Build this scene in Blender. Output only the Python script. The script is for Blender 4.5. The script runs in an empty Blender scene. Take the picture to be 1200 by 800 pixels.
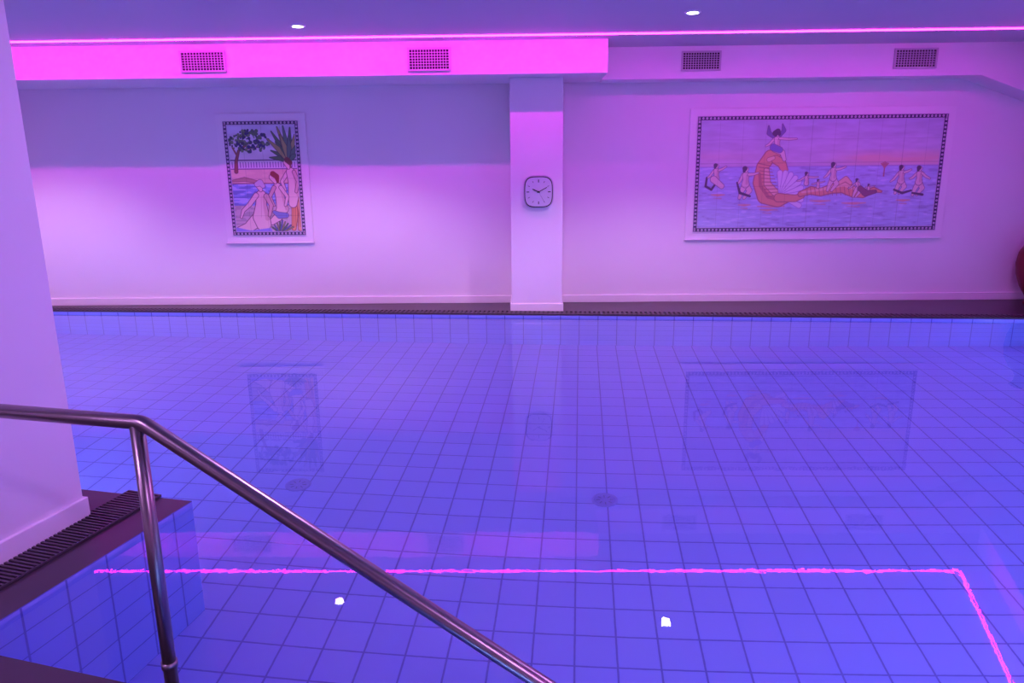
import bpy, math, random
import numpy as np
from mathutils import Matrix, Vector
from mathutils.geometry import tessellate_polygon
random.seed(3); rng=np.random.default_rng(5)
sc=bpy.context.scene
sc.view_settings.view_transform='Standard'

# ---------------------------------------------------------------- camera
TH=math.atan(0.2422); H=1.6
R=Matrix.Rotation(math.pi/2-TH,3,'X')@Matrix.Rotation(-0.0105,3,'Z')
cd=bpy.data.cameras.new('camera'); cam=bpy.data.objects.new('camera',cd); sc.collection.objects.link(cam)
cam.matrix_world=Matrix.Translation((0,0,H))@R.to_4x4()
cd.sensor_width=36; cd.lens=26.01; cd.clip_start=0.02
sc.camera=cam
AW=math.radians(1.2)     # back wall yaw

# ---------------------------------------------------------------- materials
def mat(name,col,rough=0.6,metal=0.0,var=0.06,scale=8,bump=0.0,bscale=60,spec=0.5):
    m=bpy.data.materials.new(name); m.use_nodes=True; nt=m.node_tree; b=nt.nodes['Principled BSDF']
    b.inputs['Roughness'].default_value=rough; b.inputs['Metallic'].default_value=metal
    b.inputs['Specular IOR Level'].default_value=spec
    tc=nt.nodes.new('ShaderNodeTexCoord'); n=nt.nodes.new('ShaderNodeTexNoise'); n.inputs['Scale'].default_value=scale
    nt.links.new(tc.outputs['Object'],n.inputs['Vector'])
    mx=nt.nodes.new('ShaderNodeMix'); mx.data_type='RGBA'
    mx.inputs['A'].default_value=(*[c*(1-var) for c in col],1); mx.inputs['B'].default_value=(*[min(1,c*(1+var)) for c in col],1)
    nt.links.new(n.outputs['Fac'],mx.inputs['Factor']); nt.links.new(mx.outputs['Result'],b.inputs['Base Color'])
    if bump:
        n2=nt.nodes.new('ShaderNodeTexNoise'); n2.inputs['Scale'].default_value=bscale; nt.links.new(tc.outputs['Object'],n2.inputs['Vector'])
        bp=nt.nodes.new('ShaderNodeBump'); bp.inputs['Strength'].default_value=bump; bp.inputs['Distance'].default_value=0.01
        nt.links.new(n2.outputs['Fac'],bp.inputs['Height']); nt.links.new(bp.outputs['Normal'],b.inputs['Normal'])
    return m
def emis(name,col,s):
    m=bpy.data.materials.new(name); m.use_nodes=True; nt=m.node_tree; nt.nodes.clear()
    o=nt.nodes.new('ShaderNodeOutputMaterial'); e=nt.nodes.new('ShaderNodeEmission'); e.inputs[0].default_value=(*col,1); e.inputs[1].default_value=s
    nt.links.new(e.outputs[0],o.inputs[0]); return m
M_wall=mat('wall_plaster',(0.82,0.79,0.82),0.55,var=0.02,scale=2,bump=0.05,bscale=90)
M_ceil=mat('ceiling_paint',(0.60,0.56,0.62),0.7,var=0.02,scale=2)
M_trim=mat('white_trim',(0.84,0.82,0.84),0.4,var=0.02)
M_deck=mat('dark_deck_tile',(0.050,0.036,0.045),0.35,var=0.25,scale=5)
M_dark=mat('black_plastic',(0.012,0.012,0.014),0.45)
M_gr=mat('grate_plastic',(0.06,0.045,0.06),0.45)
M_steel=mat('brushed_steel',(0.33,0.31,0.29),0.3,metal=1.0,var=0.08,scale=30)
M_led=emis('led_magenta',(1.0,0.02,0.92),20)
M_spot=emis('downlight_lens',(0.95,0.9,1.0),18)
M_vent=mat('vent_aluminium',(0.5,0.48,0.52),0.45)
M_drain=mat('drain_plastic',(0.2,0.22,0.62),0.4)
M_steel2=mat('clock_bezel',(0.6,0.6,0.66),0.35,var=.03)
M_face=mat('clock_face',(0.60,0.66,0.70),0.5,var=.03)
M_red=mat('red_lacquer',(0.16,0.010,0.015),0.4,var=.15)

def tilemat(name,c1,c2,gr,rough=0.25,mort=0.026):
    m=bpy.data.materials.new(name); m.use_nodes=True; nt=m.node_tree; b=nt.nodes['Principled BSDF']
    uv=nt.nodes.new('ShaderNodeTexCoord'); br=nt.nodes.new('ShaderNodeTexBrick'); br.offset=0; br.squash=1
    br.inputs['Scale'].default_value=1; br.inputs['Brick Width'].default_value=1; br.inputs['Row Height'].default_value=1
    br.inputs['Mortar Size'].default_value=mort; br.inputs['Mortar Smooth'].default_value=0.2; br.inputs['Bias'].default_value=0
    br.inputs['Color1'].default_value=(*c1,1); br.inputs['Color2'].default_value=(*c2,1); br.inputs['Mortar'].default_value=(*gr,1)
    nt.links.new(uv.outputs['UV'],br.inputs['Vector']); nt.links.new(br.outputs['Color'],b.inputs['Base Color'])
    b.inputs['Roughness'].default_value=rough
    return m
M_tile=tilemat('blue_pool_tile',(0.27,0.34,0.82),(0.29,0.36,0.86),(0.14,0.16,0.52))

# ---------------------------------------------------------------- mesh builder
class MB:
    def __init__(s): s.v=[];s.f=[];s.m=[];s.uv=[]
    def face(s,pts,mi=0,uv=None):
        i=len(s.v); s.v+= [tuple(p) for p in pts]; s.f.append(tuple(range(i,i+len(pts)))); s.m.append(mi); s.uv.append(uv or [(0,0)]*len(pts))
    def box(s,x0,x1,y0,y1,z0,z1,mi=0,X=None):
        c=[(x0,y0,z0),(x1,y0,z0),(x1,y1,z0),(x0,y1,z0),(x0,y0,z1),(x1,y0,z1),(x1,y1,z1),(x0,y1,z1)]
        if X: c=[tuple(X@Vector(p)) for p in c]
        i=len(s.v); s.v+=c
        for q in [(0,3,2,1),(4,5,6,7),(0,1,5,4),(1,2,6,5),(2,3,7,6),(3,0,4,7)]:
            s.f.append(tuple(i+k for k in q)); s.m.append(mi); s.uv.append([(0,0)]*4)
    def prism_xz(s,poly,y0,y1,mi=0):   # poly in (x,z) counter-clockwise seen from -y
        n=len(poly); i=len(s.v)
        s.v+=[(x,y0,z) for x,z in poly]+[(x,y1,z) for x,z in poly]
        s.f.append(tuple(range(i,i+n))); s.f.append(tuple(range(i+2*n-1,i+n-1,-1)))
        s.m+=[mi,mi]; s.uv+=[[(0,0)]*n]*2
        for k in range(n):
            a=i+k;b=i+(k+1)%n; s.f.append((b,a,a+n,b+n)); s.m.append(mi); s.uv.append([(0,0)]*4)
    def tube(s,path,r,n=20,mi=0,cap=True):
        path=[Vector(p) for p in path]; rs=r if isinstance(r,(list,tuple)) else [r]*len(path)
        i0=len(s.v); up=None
        for k,p in enumerate(path):
            if k==0: t=path[1]-p
            elif k==len(path)-1: t=p-path[-2]
            else: t=(path[k+1]-p).normalized()+(p-path[k-1]).normalized()
            t.normalize()
            if up is None:
                a=Vector((0,0,1)) if abs(t.z)<.9 else Vector((1,0,0)); up=(a-t*a.dot(t)).normalized()
            else: up=(up-t*up.dot(t)).normalized()
            b=t.cross(up)
            for j in range(n):
                w=2*math.pi*j/n; s.v.append(tuple(p+(up*math.cos(w)+b*math.sin(w))*rs[k]))
        for k in range(len(path)-1):
            for j in range(n):
                a=i0+k*n+j; b2=i0+k*n+(j+1)%n
                s.f.append((a,b2,b2+n,a+n)); s.m.append(mi); s.uv.append([(0,0)]*4)
        if cap:
            for k,rev in ((0,True),(len(path)-1,False)):
                q=[i0+k*n+j for j in range(n)]
                if rev:q=q[::-1]
                s.f.append(tuple(q)); s.m.append(mi); s.uv.append([(0,0)]*n)
    def lathe(s,prof,n=40,mi=0,o=(0,0,0)):
        i0=len(s.v)
        for r,z in prof:
            for j in range(n):
                w=2*math.pi*j/n; s.v.append((o[0]+r*math.cos(w),o[1]+r*math.sin(w),o[2]+z))
        for k in range(len(prof)-1):
            for j in range(n):
                a=i0+k*n+j;b=i0+k*n+(j+1)%n
                s.f.append((a,b,b+n,a+n)); s.m.append(mi); s.uv.append([(0,0)]*4)
        s.f.append(tuple(i0+(len(prof)-1)*n+j for j in range(n))); s.m.append(mi); s.uv.append([(0,0)]*n)
        s.f.append(tuple(i0+j for j in range(n))[::-1]); s.m.append(mi); s.uv.append([(0,0)]*n)
    def build(s,name,mats,smooth=False,rz=0,parent=None,loc=(0,0,0)):
        me=bpy.data.meshes.new(name); me.from_pydata(s.v,[],s.f)
        for m in mats: me.materials.append(m)
        me.polygons.foreach_set('material_index',s.m)
        u=me.uv_layers.new(name='UVMap'); u.data.foreach_set('uv',[c for f in s.uv for p in f for c in p])
        me.update()
        if smooth: me.shade_smooth()
        o=bpy.data.objects.new(name,me); sc.collection.objects.link(o); o.rotation_euler.z=rz; o.location=loc
        if parent: o.parent=parent
        return o
def bev(o,w=0.005,seg=2):
    m=o.modifiers.new('bevel','BEVEL'); m.width=w; m.segments=seg; m.limit_method='ANGLE'; m.angle_limit=0.7; return o

CZ=2.75
# ---------------------------------------------------------------- pool outline
NE=Vector((0.9613,-0.2747)); NN=Vector((0.2747,0.9613))   # near edge direction / normal (towards pool)
C0=Vector((-1.919,2.234))
def N(b,off=0): p=C0+NE*b+NN*off; return (p.x,p.y)
C1=(-1.58,3.35)
outline=[C0[:],N(1.05),N(1.05,-1.1),N(3.6,-1.1),N(3.6),(3.66,0.64),(5.9,7.27),(-6.2,8.38),(-6.0,4.41),C1]
outline=[tuple(p) for p in outline]
PD=-1.2
def area(p): return sum(p[i][0]*p[(i+1)%len(p)][1]-p[(i+1)%len(p)][0]*p[i][1] for i in range(len(p)))/2
TS=0.2; AP=math.radians(5.25)
def puv(x,y,ph=(0,0)):
    return ((x*math.cos(AP)-y*math.sin(AP))/TS+ph[0],(x*math.sin(AP)+y*math.cos(AP))/TS+ph[1])
pool=MB()
tri=tessellate_polygon([[Vector((x,y,0)) for x,y in outline]])
for t in tri:
    pts=[(outline[i][0],outline[i][1],PD) for i in t]
    if area([p[:2] for p in pts])<0: pts=pts[::-1]
    pool.face(pts,0,[puv(p[0],p[1]) for p in pts])
L=0
for i in range(len(outline)):
    a=outline[i]; b=outline[(i+1)%len(outline)]; l=math.hypot(b[0]-a[0],b[1]-a[1])
    pool.face([(b[0],b[1],PD),(a[0],a[1],PD),(a[0],a[1],0),(b[0],b[1],0)],0,[((L+l)/TS,PD/TS),(L/TS,PD/TS),(L/TS,0),((L+l)/TS,0)]); L+=l
SX=Matrix(((NE.x,NN.x,0,C0.x),(NE.y,NN.y,0,C0.y),(0,0,1,0),(0,0,0,1)))
for k in range(5):
    pool.box(1.05+.36*k,1.05+.36*(k+1),-1.1,0,PD,-.2*(k+1),0,SX)
pool.build('swimming_pool',[M_tile])

W=MB()
for t in tri:
    pts=[(outline[i][0],outline[i][1],-0.02) for i in t]
    if area([p[:2] for p in pts])<0: pts=pts[::-1]
    W.face(pts)
m=bpy.data.materials.new('water'); m.use_nodes=True; nt=m.node_tree; nt.nodes.clear()
o=nt.nodes.new('ShaderNodeOutputMaterial'); g=nt.nodes.new('ShaderNodeBsdfGlass'); g.inputs['IOR'].default_value=1.345; g.inputs['Roughness'].default_value=0.0
g.inputs['Color'].default_value=(0.97,0.98,1,1)
tc=nt.nodes.new('ShaderNodeTexCoord'); n1=nt.nodes.new('ShaderNodeTexNoise'); n1.inputs['Scale'].default_value=26; n1.inputs['Detail'].default_value=1
bp=nt.nodes.new('ShaderNodeBump'); bp.inputs['Strength'].default_value=1.0; bp.inputs['Distance'].default_value=0.00006
nt.links.new(tc.outputs['Object'],n1.inputs['Vector']); nt.links.new(n1.outputs['Fac'],bp.inputs['Height']); nt.links.new(bp.outputs['Normal'],g.inputs['Normal'])
nt.links.new(g.outputs[0],o.inputs[0])
W.build('pool_water',[m])

for i,(x,y) in enumerate([(0.59,4.41),(-1.45,4.62)]):
    d=MB(); d.lathe([(0.085,0),(0.085,0.006),(0.07,0.010),(0.06,0.006),(0.02,0.006),(0.0,0.006)],32,0,(x,y,PD))
    for k in range(8):
        d.box(0.03,0.055,-.003,.003,0.006,0.009,1,Matrix.Translation((x,y,PD))@Matrix.Rotation(k*math.pi/4,4,'Z'))
    d.build('floor_drain',[M_drain,mat('drain_slot%d'%i,(.08,.09,.32),.5)])

# ---------------------------------------------------------------- deck
outer=[(-7.5,-3.0),(7.8,-3.0),(7.8,9.2),(-7.5,9.2)]
dk=MB(); polys=[[Vector((x,y,0)) for x,y in outer],[Vector((x,y,0)) for x,y in outline[::-1]]]
allp=outer+outline[::-1]
for t in tessellate_polygon(polys):
    pts=[(allp[i][0],allp[i][1],0) for i in t]
    if area([p[:2] for p in pts])<0: pts=pts[::-1]
    dk.face(pts)
dk.build('floor',[M_deck])

def grate(name,p,q,off,width,pitch):
    p=Vector(p);q=Vector(q);d=(q-p);l=d.length;d.normalize();n=Vector((d.y,-d.x))
    X=Matrix(((d.x,n.x,0,p.x),(d.y,n.y,0,p.y),(0,0,1,0),(0,0,0,1)))
    g=MB(); g.box(0,l,off,off+width,0.0005,0.003,1,X)
    k=0
    while k*pitch<l-pitch:
        g.box(k*pitch,k*pitch+pitch*.5,off+.004,off+width-.004,0.003,0.012,0,X); k+=1
    g.box(0,l,off,off+.006,0.003,.012,0,X); g.box(0,l,off+width-.006,off+width,0.003,.012,0,X)
    return g.build(name,[M_gr,M_dark])
grate('overflow_grate',outline[6],outline[7],0.02,0.16,0.05)
grate('overflow_grate',C1,C0,0.18,0.20,0.022)

# ---------------------------------------------------------------- room shell
def wallseg(name,p,q,th=0.2,z0=0,z1=CZ,m=None):
    p=Vector(p);q=Vector(q);d=(q-p);l=d.length;d.normalize();n=Vector((d.y,-d.x))
    X=Matrix(((d.x,n.x,0,p.x),(d.y,n.y,0,p.y),(0,0,1,0),(0,0,0,1)))
    w=MB(); w.box(0,l,0,th,z0,z1,0,X); return w.build(name,[m or M_wall])
w=MB(); w.box(-7.3,7.3,8.55,8.75,0,CZ); w.build('wall_back',[M_wall],rz=-AW)
w=MB(); w.box(-7.3,7.3,8.53,8.55,0,0.085); bev(w.build('baseboard_back',[M_trim],rz=-AW),.004)
wallseg('wall_right',(3.9,-3.0),(7.2,8.4))
wallseg('wall_left',(-7.1,8.7),(-7.1,-3.0))
wallseg('wall_front',(-7.1,-2.8),(4.0,-2.8))
c=MB(); c.box(-7.5,7.8,-3.2,9.2,CZ,CZ+.1); c.build('ceiling',[M_ceil])
s=MB(); s.box(-7.1,.80,7.65,8.55,2.44,CZ); s.build('trim_bulkhead',[M_wall],rz=-AW)
s=MB(); s.box(.80,7.2,8.2,8.55,2.43,CZ); s.prism_xz([(4.73,2.43),(5.6,2.12),(7.2,2.12),(7.2,2.43)],8.2,8.55); s.build('trim_soffit',[M_wall],rz=-AW)
# side bulkhead along the right LED run
dr=Vector((-.322,-.947)); nr=Vector((.947,-.322)); o_=Vector((4.85,7.24))+nr*.31
X=Matrix(((dr.x,nr.x,0,o_.x),(dr.y,nr.y,0,o_.y),(0,0,1,0),(0,0,0,1)))
s=MB(); s.box(-.6,9.5,0,1.3,2.44,CZ,0,X); s.build('trim_side_bulkhead',[M_wall])
# pillar
s=MB(); s.box(-.165,.385,8.0,8.55,0,2.44); s.box(-.18,.40,7.985,8.55,0,0.09,1); bev(s.build('pillar',[M_wall,M_trim],rz=-AW),.004)
AL=math.radians(-15.5)
s=MB(); s.box(-0.75,0,-1.3,0,0,CZ); s.box(-0.765,0.015,-1.315,0.015,0,0.10,1); bev(s.build('column',[M_wall,M_trim],rz=AL,loc=(-2.01,3.19,0)),.004)

# LED strip
l=MB(); zl=CZ-0.006
l.tube([(-7.0,7.34+.13,zl),(4.85,7.24,zl)],0.008,8); l.tube([(4.85,7.24,zl),(4.85-.34*8.5,7.24-8.5,zl)],0.008,8)
led=l.build('led_strip_light',[M_led])
def strip(p,q,out,en):   # the strip's diodes, facing the wall side and downwards
    p=Vector(p);q=Vector(q); c_=(p+q)/2; x=(q-p).normalized(); z=-Vector(out).normalized(); z=(z-x*z.dot(x)).normalized(); y=z.cross(x)
    ld=bpy.data.lights.new('led_diodes','AREA'); ld.shape='RECTANGLE'; ld.size=(q-p).length; ld.size_y=.014; ld.energy=en; ld.color=(1.0,.004,.92)
    lo=bpy.data.objects.new('led_diodes',ld); sc.collection.objects.link(lo)
    lo.matrix_world=Matrix(((x.x,y.x,z.x,c_.x),(x.y,y.y,z.y,c_.y),(x.z,y.z,z.z,c_.z),(0,0,0,1))); lo.parent=led
strip((-7.0,7.482,zl-.008),(1.0,7.327,zl-.008),(0,.55,-1.3),34)
strip((1.0,7.327,zl-.008),(4.85,7.252,zl-.008),(0,-.1,-1),17)
strip((4.85+.02,7.24,zl-.008),(4.85-.34*8.5+.02,7.24-8.5,zl-.008),(.947,-.322,-1.3),24)
# downlights: front row, then unseen ones added for violet ambient fill
front=[(-1.80,6.77),(1.47,6.35),(-5.3,6.9),(4.95,5.6)]
rear_fill=[(-5,3.4),(3.0,3.2),(0.0,3.4),(-2.5,0.2),(1.2,-0.8),(-5,-0.8)]
for i,(x,y) in enumerate(front+rear_fill):
    d=MB(); d.lathe([(0.0,-.001),(0.045,-.001),(0.046,-.008),(0.062,-.008),(0.066,0)][::-1],28,0,(x,y,CZ)); d.lathe([(0.044,-.0105),(0.0,-.012)][::-1],24,1,(x,y,CZ))
    dob=d.build('downlight',[M_trim,M_spot])
    if i<4:
        ld=bpy.data.lights.new('lamp','SPOT'); ld.spot_size=math.radians(118); ld.spot_blend=.5; ld.shadow_soft_size=.045; ld.energy=255; ld.color=(1.0,.62,.96)
    else:
        ld=bpy.data.lights.new('lamp','AREA'); ld.shape='DISK'; ld.size=.09; ld.energy=44; ld.color=(0.72,0.31,1.0)
    lo=bpy.data.objects.new('lamp',ld); sc.collection.objects.link(lo); lo.location=(x,y,CZ-.016); lo.parent=dob
# underwater fill lamps, added out of view to light the pool floor evenly
def pfill(p,dirv,en):
    ld=bpy.data.lights.new('pool_fill_lamp','AREA'); ld.shape='RECTANGLE'; ld.size=1.6; ld.size_y=.12; ld.energy=en; ld.color=(0.25,0.37,1.0)
    lo=bpy.data.objects.new('pool_fill',ld); sc.collection.objects.link(lo); lo.location=p
    lo.rotation_euler=Vector(dirv).to_track_quat('-Z','Z').to_euler()
K=.6
pfill((*N(4.6,.03),-.45),(NN.x,NN.y,-.1),60*K)
pfill((*N(3.0,-1.05),-.35),(NN.x,NN.y,-.1),20*K)
pfill((*N(2.2,-1.05),-.25),(NN.x,NN.y,-.1),20*K)
pfill((5.55,6.3,-.5),(-.95,.3,-.1),40*K); pfill((4.9,4.3,-.5),(-.95,.3,-.1),40*K); pfill((4.2,2.3,-.5),(-.95,.3,-.1),40*K)
pfill((-6.05,6.4,-.5),(1,0,-.1),60*K); pfill((-3.5,3.9,-.5),(.2,1,-.1),40*K)

# ---------------------------------------------------------------- handrail
p0=Vector((-1.005,1.9,.925)); dirl=Vector((-.455,.11,0)).normalized()
hr=MB(); r=.0205
e=Vector((0.072,1.605,.322)); dd=(e-p0)
end=p0+dd*1.42; dn=dd.normalized()
path=[p0+dirl*2.2,p0+dirl*.02]
for k in range(1,4):
    a=k/4; path.append(p0+dirl*.02*(1-a)**2+dn*.02*a*a)
path.append(p0+dn*.03); path.append(end-dn*.06)
path+=[end-dn*.02+Vector((0,0,-.004)),end+Vector((.004,0,-.03)),end+Vector((.004,0,-.09)),Vector((end.x+.004,end.y,-.8))]
hr.tube(path,r,24)
pb=p0+dirl*.018
hr.tube([pb+Vector((0,0,-.005)),Vector((pb.x,pb.y,0))],r*.95,24)
hr.tube([Vector((pb.x,pb.y,.16)),Vector((pb.x,pb.y,.18))],r*1.12,24)
hr.tube([Vector((pb.x,pb.y,0)),Vector((pb.x,pb.y,.012))],.045,24)
q=p0+dirl*2.2; hr.tube([q,Vector((q.x,q.y,0))],r*.95,24); hr.tube([Vector((q.x,q.y,0)),Vector((q.x,q.y,.012))],.045,24)
hr.build('handrail',[M_steel],smooth=True)

# ---------------------------------------------------------------- vents
def vent(s0,s1,z0,z1,d):
    v=MB(); f=.018
    v.box(s0,s1,d-.004,d,z0,z1,1)
    v.box(s0,s1,d-.02,d-.004,z0,z0+f,0);v.box(s0,s1,d-.02,d-.004,z1-f,z1,0);v.box(s0,s0+f,d-.02,d-.004,z0+f,z1-f,0);v.box(s1-f,s1,d-.02,d-.004,z0+f,z1-f,0)
    nx=14;nz=7
    for k in range(1,nx): x=s0+f+(s1-s0-2*f)*k/nx; v.box(x-.003,x+.003,d-.016,d-.004,z0+f,z1-f,0)
    for k in range(1,nz): z=z0+f+(z1-z0-2*f)*k/nz; v.box(s0+f,s1-f,d-.017,d-.005,z-.003,z+.003,0)
    v.build('air_vent',[M_vent,M_dark],rz=-AW)
for s0,s1,z0,z1,d in [(-3.39,-2.94,2.49,2.69,7.65),(-1.15,-.73,2.475,2.69,7.65),(1.62,2.03,2.505,2.70,8.2),(3.81,4.25,2.50,2.70,8.2)]: vent(s0,s1,z0,z1,d)

# ---------------------------------------------------------------- wall clock
def sq(cx,cz,a,b,n=48,p=3.6):
    o=[]
    for k in range(n):
        w=2*math.pi*k/n; c_=math.cos(w);s_=math.sin(w)
        o.append((cx+a*math.copysign(abs(c_)**(2/p),c_),cz+b*math.copysign(abs(s_)**(2/p),s_)))
    return o
ck=MB(); cx,cz=.130,1.293
ck.prism_xz(sq(cx,cz,.160,.172),7.965,8.0,0)
ck.prism_xz(sq(cx,cz,.150,.161),7.958,7.966,2)
ck.prism_xz(sq(cx,cz,.141,.151),7.953,7.959,1)
def bar(ang,r0,r1,w,y,mi=2):
    X=Matrix.Translation((cx,0,cz))@Matrix.Rotation(ang,4,'Y'); ck.box(-w/2,w/2,y-.002,y,r0,r1,mi,X)
for k in range(12): bar(k*math.pi/6,.098 if k%3==0 else .108,.128,.009 if k%3==0 else .005,7.953)
bar(math.radians(295),-.015,.07,.010,7.950); bar(math.radians(62),-.02,.10,.007,7.948)
bar(math.radians(150),-.02,.105,.002,7.946)
ck.tube([(cx,7.953,cz),(cx,7.943,cz)],.008,16,2)
ck.build('wall_clock',[M_steel2,M_face,M_dark],rz=-AW)

# ---------------------------------------------------------------- red urn by the back wall
u=MB(); prof=[(.0,0),(.13,0),(.135,.02),(.11,.05),(.13,.10),(.19,.20),(.235,.33),(.25,.45),(.235,.57),(.18,.68),(.12,.75),(.10,.80),(.11,.86),(.145,.90),(.14,.905),(.10,.87),(.085,.80),(.0,.78)]
u.lathe(prof,48,0); uo=u.build('floor_urn',[M_red],smooth=True,loc=(5.85,8.10,0))

# ---------------------------------------------------------------- painted tile murals
class Paint:
    def __init__(s,w,h,S):
        s.w,s.h=w,h; s.nx=int(w*S);s.ny=int(h*S)
        x=np.linspace(0,w,s.nx);y=np.linspace(0,h,s.ny); s.X,s.Y=np.meshgrid(x,y); s.C=np.zeros((s.ny,s.nx,3)); s.e=.5/S
    def noise(s,sx,sy,seed):
        r=np.random.default_rng(seed); gx=int(s.w/sx)+3; gy=int(s.h/sy)+3; g=r.random((gy,gx)); u=s.X/sx;v=s.Y/sy
        i=u.astype(int);j=v.astype(int);a=u-i;b=v-j;a=a*a*(3-2*a);b=b*b*(3-2*b)
        return (g[j,i]*(1-a)+g[j,i+1]*a)*(1-b)+(g[j+1,i]*(1-a)+g[j+1,i+1]*a)*b
    def blend(s,al,col): s.C=s.C*(1-al[...,None])+np.array(col)*al[...,None]
    def sdf(s,pts):
        D=np.full(s.X.shape,1e9)
        if len(pts)==1: pts=[pts[0],pts[0]]
        for (x0,y0,r0),(x1,y1,r1) in zip(pts[:-1],pts[1:]):
            dx,dy=x1-x0,y1-y0; q=dx*dx+dy*dy
            t=np.clip(((s.X-x0)*dx+(s.Y-y0)*dy)/q,0,1) if q>0 else 0
            D=np.minimum(D,np.hypot(s.X-x0-t*dx,s.Y-y0-t*dy)-(r0+(r1-r0)*t))
        return D
    def cap(s,pts,col,line=None,lw=.45):
        D=s.sdf(pts); s.blend(np.clip(.5-D/(2*s.e),0,1),col)
        if line is not None: s.blend(np.clip(.5-(np.abs(D)-lw)/(2*s.e),0,1)*.85,line)
    def poly(s,pts,col,line=None,a=1.0):
        M=np.zeros(s.X.shape,bool)
        for (x0,y0),(x1,y1) in zip(pts,pts[1:]+pts[:1]):
            if y0==y1: continue
            M^=((s.Y<y0)!=(s.Y<y1))&(s.X<(x1-x0)*(s.Y-y0)/(y1-y0)+x0)
        s.blend(M*a,col)
        if line is not None:
            q=[(x,y,.4) for x,y in pts]; s.cap(q+[q[0]],line)
    def border(s,bw=5.0,base=(.05,.04,.10),dot=(.62,.6,.7)):
        X,Y,w,h=s.X,s.Y,s.w,s.h; D=np.minimum(np.minimum(X,w-X),np.minimum(Y,h-Y))
        s.blend((D<bw)*1.0,base)
        P=4.4; u=np.where((Y<bw)|(Y>h-bw),X,Y); v=D-bw/2
        uu=(u%P)-P/2; s.blend(((D<bw)&(np.hypot(uu,v)<1.25))*1.0,dot); s.blend(((D<bw)&(np.hypot(uu,v)<.5))*1.0,(.35,.12,.2))
        s.blend((D<.6)*1.0,(.5,.45,.55)); s.blend((np.abs(D-bw)<.5)*1.0,(.5,.48,.6))
    def glaze(s,k,c): s.C=s.C*(1-k)+np.array(c)*k
    def joints(s,p):
        J=((s.X%p)<.55)|((s.Y%p)<.55); s.C=np.where(J[...,None],s.C*.78,s.C)
    def mesh(s,name,s0,s1,z0,z1,d,parent):
        n=s.nx*s.ny; co=np.zeros((n,3)); co[:,0]=(s0+(s1-s0)*s.X/s.w).ravel(); co[:,1]=d; co[:,2]=(z1-(z1-z0)*s.Y/s.h).ravel()
        idx=np.arange(n).reshape(s.ny,s.nx); f=np.stack([idx[1:,:-1],idx[1:,1:],idx[:-1,1:],idx[:-1,:-1]],-1).reshape(-1,4)
        me=bpy.data.meshes.new(name); me.vertices.add(n); me.vertices.foreach_set('co',co.ravel()); me.loops.add(f.size); me.loops.foreach_set('vertex_index',f.ravel().astype(np.int32))
        me.polygons.add(len(f)); me.polygons.foreach_set('loop_start',np.arange(0,f.size,4,dtype=np.int32)); me.polygons.foreach_set('loop_total',np.full(len(f),4,dtype=np.int32))
        me.update(calc_edges=True); at=me.color_attributes.new('Col','FLOAT_COLOR','POINT')
        at.data.foreach_set('color',np.concatenate([np.clip(s.C.reshape(-1,3),0,1),np.ones((n,1))],1).ravel())
        me.materials.append(M_paint); o=bpy.data.objects.new(name,me); sc.collection.objects.link(o); o.parent=parent; return o
M_paint=bpy.data.materials.new('glazed_painting'); M_paint.use_nodes=True; nt=M_paint.node_tree; b=nt.nodes['Principled BSDF']; b.inputs['Roughness'].default_value=.35
a=nt.nodes.new('ShaderNodeAttribute'); a.attribute_name='Col'; nt.links.new(a.outputs['Color'],b.inputs['Base Color'])
LINE=(.16,.05,.10); SK=(.84,.68,.60); SK2=(.70,.50,.44); HAIR=(.06,.03,.06); OR=(.80,.40,.18); DOR=(.38,.12,.08)
def fig(P,x,y,h,al=(-.5,.1),ar=(.5,-.1),sk=SK,lean=0,legs=True):
    u=h
    if legs: P.cap([(x+lean*.5,y+.52*u,.11*u),(x+.16*u,y+.75*u,.085*u),(x-.02*u,y+1.0*u,.05*u)],sk,LINE,.3); P.cap([(x,y+.52*u,.11*u),(x-.12*u,y+.78*u,.08*u),(x-.18*u,y+1.0*u,.05*u)],sk,LINE,.3)
    P.cap([(x-.10*u,y+.20*u,.05*u),(x+al[0]*.6*u-.05*u,y+(.25+al[1]*.6)*u,.045*u),(x+al[0]*u,y+(.2+al[1])*u,.03*u)],sk,LINE,.3)
    P.cap([(x,y+.22*u,.12*u),(x+lean*.3,y+.38*u,.095*u),(x+lean*.5,y+.52*u,.135*u)],sk,LINE,.35)
    P.cap([(x+.05*u,y+.24*u,.04*u),(x+.05*u,y+.5*u,.05*u)],SK2)
    P.cap([(x+.10*u,y+.20*u,.05*u),(x+ar[0]*.6*u,y+(.22+ar[1]*.5)*u,.045*u),(x+ar[0]*u,y+(.2+ar[1])*u,.03*u)],sk,LINE,.3)
    P.cap([(x,y+.1*u,.04*u),(x,y+.03*u,.085*u)],sk,LINE,.3)
    P.cap([(x-.05*u,y+.0*u,.09*u),(x-.07*u,y+.09*u,.05*u)],HAIR)

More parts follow.
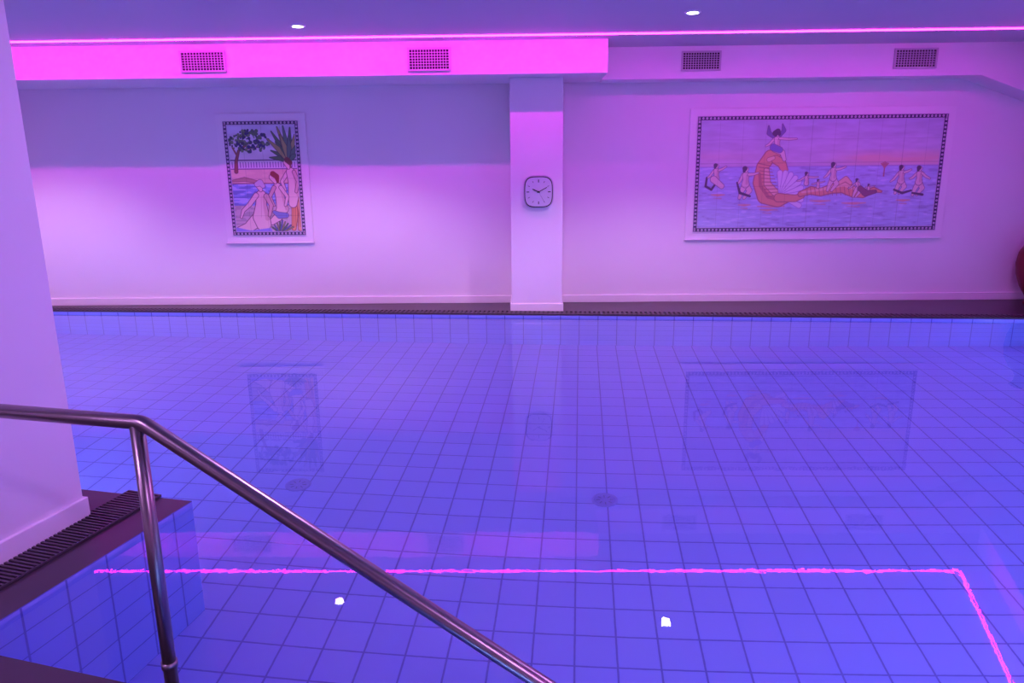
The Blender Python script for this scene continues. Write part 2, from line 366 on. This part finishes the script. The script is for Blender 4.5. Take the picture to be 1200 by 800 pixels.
# ---- wide sea-procession mural
P=Paint(290,134,2.3); X,Y=P.X,P.Y
t=np.clip(Y/58,0,1)[...,None]; P.C=np.array((.46,.54,.68))*(1-t)+np.array((.66,.58,.66))*t
n=P.noise(26,3.5,1)*.6+P.noise(9,2,2)*.4
P.C*=(.84+.32*n)[...,None]
al=np.clip(1-np.abs(Y-50)/12,0,1)*np.clip((X-150)/50,0,1)*(.5+.6*P.noise(30,4,3)); P.blend(np.clip(al,0,.75),(.86,.52,.36))
al=np.clip(1-np.abs(Y-46)/9,0,1)*np.clip((90-X)/60,0,1)*.4; P.blend(al,(.8,.58,.5))
sea=Y>58
wv=P.noise(14,2.2,4)*.5+P.noise(6,1.3,5)*.5
scol=np.array((.44,.55,.76))*(.82+.4*wv)[...,None]; P.C=np.where(sea[...,None],scol,P.C)
P.blend(np.clip(.5-(np.abs(Y-58)-.5),0,1)*.7,(.28,.22,.5))
P.blend((sea*(wv>.72))*.5,(.72,.76,.90)); P.blend((sea*(wv<.27))*.4,(.26,.26,.52))
for x,y,w in [(92,104,16),(88,108,9),(150,98,12),(190,101,14),(28,90,8),(60,102,7),(248,98,8)]:
    P.cap([(x-w,y,.6),(x,y+.6,1.5),(x+w,y,.6)],(.72,.42,.32)); P.cap([(x-w*.6,y+4,.4),(x+w*.5,y+4.4,.9)],(.56,.40,.45))
# chariot
P.cap([(118,92,4),(100,97,8),(84,92,9),(77,76,8),(79,58,7),(87,46,7),(94,44,5)],OR,DOR,.6)
P.cap([(94,50,5),(101,54,5),(105,62,4),(100,68,3)],OR,DOR,.5)
P.cap([(84,62,3),(86,78,4),(96,88,4)],(.90,.62,.38),DOR,.4)
P.cap([(76,66,1.6),(78,80,2),(88,93,2),(104,98,1.6)],(.56,.22,.12)); P.cap([(86,50,2.6),(91,48,2)],(.9,.62,.38),DOR,.3)
for k in range(10): P.cap([(73+k*1.4,54+k*4.3,.4),(88+k*1.6,57+k*3.8,.4)],DOR)
for k in range(9):
    w=math.radians(-95+k*15); P.cap([(102,92,1.5),(102+27*math.cos(w)*.95,92+27*math.sin(w),3.1)],(.80,.82,.86),(.35,.25,.50),.35)
P.cap([(100,94,5),(120,95,4),(128,92,3)],OR,DOR,.5)
# top winged figure
P.cap([(92,26,1.5),(84,20,2.6),(83,12,.8)],(.16,.14,.34),HAIR,.3);P.cap([(96,24,1.5),(101,17,2.4),(99,10,.6)],(.16,.14,.34),HAIR,.3)
P.cap([(92,38,3.5),(101,42,3),(104,50,2)],SK,LINE,.35)
fig(P,94,20,30,al=(-.42,.28),ar=(.75,.02),legs=False); P.cap([(90,36,4),(98,39,3.4)],(.2,.2,.5),LINE,.3)
P.cap([(91,20,3.2),(94,18,3.2),(96,21,2)],HAIR)
# serpent / shell trail
P.cap([(126,90,3),(138,86,4.5),(150,88,4.5),(163,84,5.5),(176,82,7),(188,88,6),(200,91,4),(212,86,3),(221,88,1)],OR,DOR,.6)
P.cap([(128,88,1.2),(150,85,1.6),(176,79,2.6),(196,87,1.5)],(.90,.62,.38))
for k in range(16): P.cap([(132+k*5,82,.3),(134+k*5,92,.3)],DOR)
P.cap([(170,78,2),(178,73,3),(184,78,2)],(.9,.6,.35),DOR,.4)
fig(P,132,66,22,al=(-.5,.2),ar=(.6,.0),legs=False); fig(P,163,56,30,al=(-.35,.3),ar=(.45,-.1))
fig(P,146,74,15,legs=False); fig(P,192,74,20,al=(-.5,.3),ar=(.3,.4),legs=True,lean=6); fig(P,206,80,14,legs=False)
P.cap([(196,84,3),(203,90,3.5),(214,88,2)],(.25,.08,.12),HAIR,.3)
# left and right swimmers
P.cap([(14,70,1.2),(13,80,1.4),(20,84,1.4),(24,78,1.2)],HAIR); fig(P,25,56,28,al=(-.35,.3),ar=(.4,-.15),legs=False)
P.cap([(22,72,4),(32,80,3)],SK,LINE,.35)
fig(P,60,60,34,al=(-.25,.3),ar=(.42,-.05)); P.cap([(50,76,1),(54,88,1.6),(66,92,1.4)],HAIR)
fig(P,243,60,30,al=(-.4,.35),ar=(.35,-.1)); fig(P,264,61,31,al=(-.35,.2),ar=(.4,.2))
P.cap([(236,86,1.2),(246,90,1.5),(256,87,1.2)],HAIR); P.cap([(258,90,1.2),(270,92,1.5)],HAIR)
for x in (222,): 
    P.cap([(x,70,.8),(x,60,.7)],(.4,.15,.15)); [P.cap([(x,60,1),(x+dx,54+abs(dx)*.4,.8)],(.55,.2,.15)) for dx in (-4,-2,0,2,4)]
P.glaze(.14,(.55,.52,.66)); P.joints(26.8); P.border(5)
def mural(P,s0,s1,z0,z1,name):
    m_=.08; f=MB(); f.box(s0-m_,s1+m_,8.528,8.55,z0-m_,z1+m_,0); f.box(s0-m_-.004,s1+m_+.004,8.515,8.55,z0-m_-.012,z0-m_,0)
    f.box(s0-.004,s1+.004,8.517,8.529,z0-.004,z1+.004,0)
    fo=f.build(name,[M_trim],rz=-AW); bev(fo,.003); P.mesh('painting',s0,s1,z0,z1,8.5165,fo)
mural(P,1.89,4.62,.805,2.07,'tile_mural')

# ---- small bathers mural
P=Paint(88,134,3.2); X,Y=P.X,P.Y
t=np.clip(Y/50,0,1)[...,None]; P.C=np.array((.56,.62,.76))*(1-t)+np.array((.74,.68,.72))*t
P.C*=(.86+.28*P.noise(14,4,7))[...,None]
P.blend((Y>55)*1.0,(.76,.60,.44)); P.blend(((Y>55)&(P.noise(9,3,8)>.6))*.5,(.86,.70,.5))
P.blend((Y>72)*1.0,(.28,.44,.76)); wv=P.noise(8,1.8,9); P.blend(((Y>72)&(wv>.62))*.6,(.62,.72,.88)); P.blend(((Y>72)&(wv<.35))*.6,(.12,.18,.46))
P.blend((Y>98)*1.0,(.62,.54,.52)); P.blend(((Y>98)&(P.noise(5,2,12)>.6))*.5,(.3,.32,.3)); P.blend(((np.abs(Y-72)<.6))*.9,(.3,.1,.15))
P.cap([(5,69,1),(20,67,2.5),(34,70,1.5)],(.5,.34,.24),LINE,.3)
# balustrade
P.blend(((Y>45)&(Y<55)),(.72,.72,.76)); P.blend((np.abs(Y-45)<.8)*1.0,(.20,.14,.25)); P.blend((np.abs(Y-55)<.6)*1.0,(.25,.16,.3))
P.blend((((Y>47)&(Y<53.5))&((X%3.2)<1.3))*1.0,(.30,.26,.42))
# tree
P.cap([(11,58,2.2),(12,46,1.8),(16,34,1.4),(27,26,1.0)],(.30,.12,.10),HAIR,.3); P.cap([(14,40,1.2),(9,30,.9)],(.30,.12,.10)); P.cap([(18,33,1),(38,30,.7)],(.30,.12,.10))
r=np.random.default_rng(11)
for k in range(170):
    w=r.random()*6.28; q=math.sqrt(r.random()); x=29+24*q*math.cos(w); y=23+13*q*math.sin(w)
    if x<6 or y<6: continue
    P.cap([(x,y,.9+r.random()*1.3)],[(.05,.08,.10),(.10,.18,.10),(.04,.05,.16),(.16,.26,.14)][k%4])
# palm leaves
for k,(x,y) in enumerate([(56,12),(63,7),(70,6),(78,8),(83,16),(84,28),(60,24),(66,16),(76,18),(54,34),(50,20),(84,38),(52,42)]):
    P.cap([(73,48,.8),((73+x)/2+1,(48+y)/2-2,2.8),(x,y,.6)],[(.10,.20,.10),(.38,.38,.14),(.12,.24,.16)][k%3],(.05,.05,.08),.3)
P.cap([(76,60,1.5),(74,46,1.5)],(.3,.2,.1),HAIR,.3)
# standing bather
P.cap([(79,88,5),(77,105,4),(74,126,2.5)],OR,DOR,.5); P.cap([(82,86,4),(84,108,3),(82,126,3)],(.80,.5,.26),DOR,.5)
for k in range(4): P.cap([(76+k*2,92,.3),(74+k*2.5,124,.3)],DOR)
P.cap([(71,60,2.4),(64,70,2),(67,80,1.6)],SK,LINE,.4)
P.cap([(75,59,5),(76,70,4.6),(77,84,6.5),(75,96,5)],SK,LINE,.45); P.cap([(79,60,1.4),(80,74,1.4),(82,86,2)],SK2); P.cap([(79,59,2.2),(83,70,2),(80,82,1.7)],SK2,LINE,.4)
P.cap([(73,54,1.8),(71,48,3.6)],SK,LINE,.4); P.cap([(72,45,3.4),(75,48,3)],(.22,.08,.07))
# middle bather
P.cap([(58,76,4.5),(60,88,5),(62,102,7),(56,112,5),(48,118,3.5)],SK,LINE,.45); P.cap([(62,78,1.4),(64,90,1.4),(67,102,2)],SK2); P.cap([(54,77,2.4),(48,88,2.1),(52,98,1.6)],SK2,LINE,.4)
P.cap([(62,77,2.4),(69,88,2),(66,98,1.6)],SK,LINE,.4)
P.cap([(56,71,1.8),(53,65,3.8)],SK,LINE,.4); P.cap([(54,61,3.4),(58,64,3.2),(59,70,1.6)],(.28,.06,.05))
P.cap([(52,106,2),(58,110,4),(66,110,3)],(.22,.28,.55),LINE,.3)
# seated bather with back to us
P.cap([(30,116,8),(20,124,6),(9,126,3)],SK,LINE,.45)
P.cap([(38,86,6),(37,97,6.5),(36,112,10),(38,120,9)],SK,LINE,.5); P.cap([(41,88,1.6),(41,100,1.6),(43,114,2.4)],SK2); P.cap([(32,86,3),(23,97,2.6),(15,104,2),(12,112,1.4)],SK,LINE,.4); P.cap([(44,87,3),(49,98,2.4),(46,110,1.8)],SK2,LINE,.4)
P.cap([(38,86,.4),(37,100,.4),(36,112,.4)],SK2)
P.cap([(38,80,2),(37,75,4.4)],SK,LINE,.4); P.cap([(34,73,3),(38,71,3.6),(41,75,2.6)],(.66,.62,.66),LINE,.3)
# plants
for k in range(9):
    x=48+k*3.2; P.cap([(58+ (k-4)*.8,130,1),(x,116+abs(k-4)*2,.8)],[(.10,.24,.14),(.14,.20,.40),(.3,.34,.14)][k%3],HAIR,.25)
P.poly([(5,129),(5,124),(22,128),(46,125),(48,129)],(.30,.30,.70))
P.joints(22); P.border(4.4)
mural(P,-3.38,-2.533,.81,2.075,'tile_mural')

# square the whole scene (camera included) to the back wall
bpy.context.view_layer.update()
G=Matrix.Rotation(AW,4,'Z')
for ob in list(sc.objects):
    if ob.parent is None: ob.matrix_world=G@ob.matrix_world
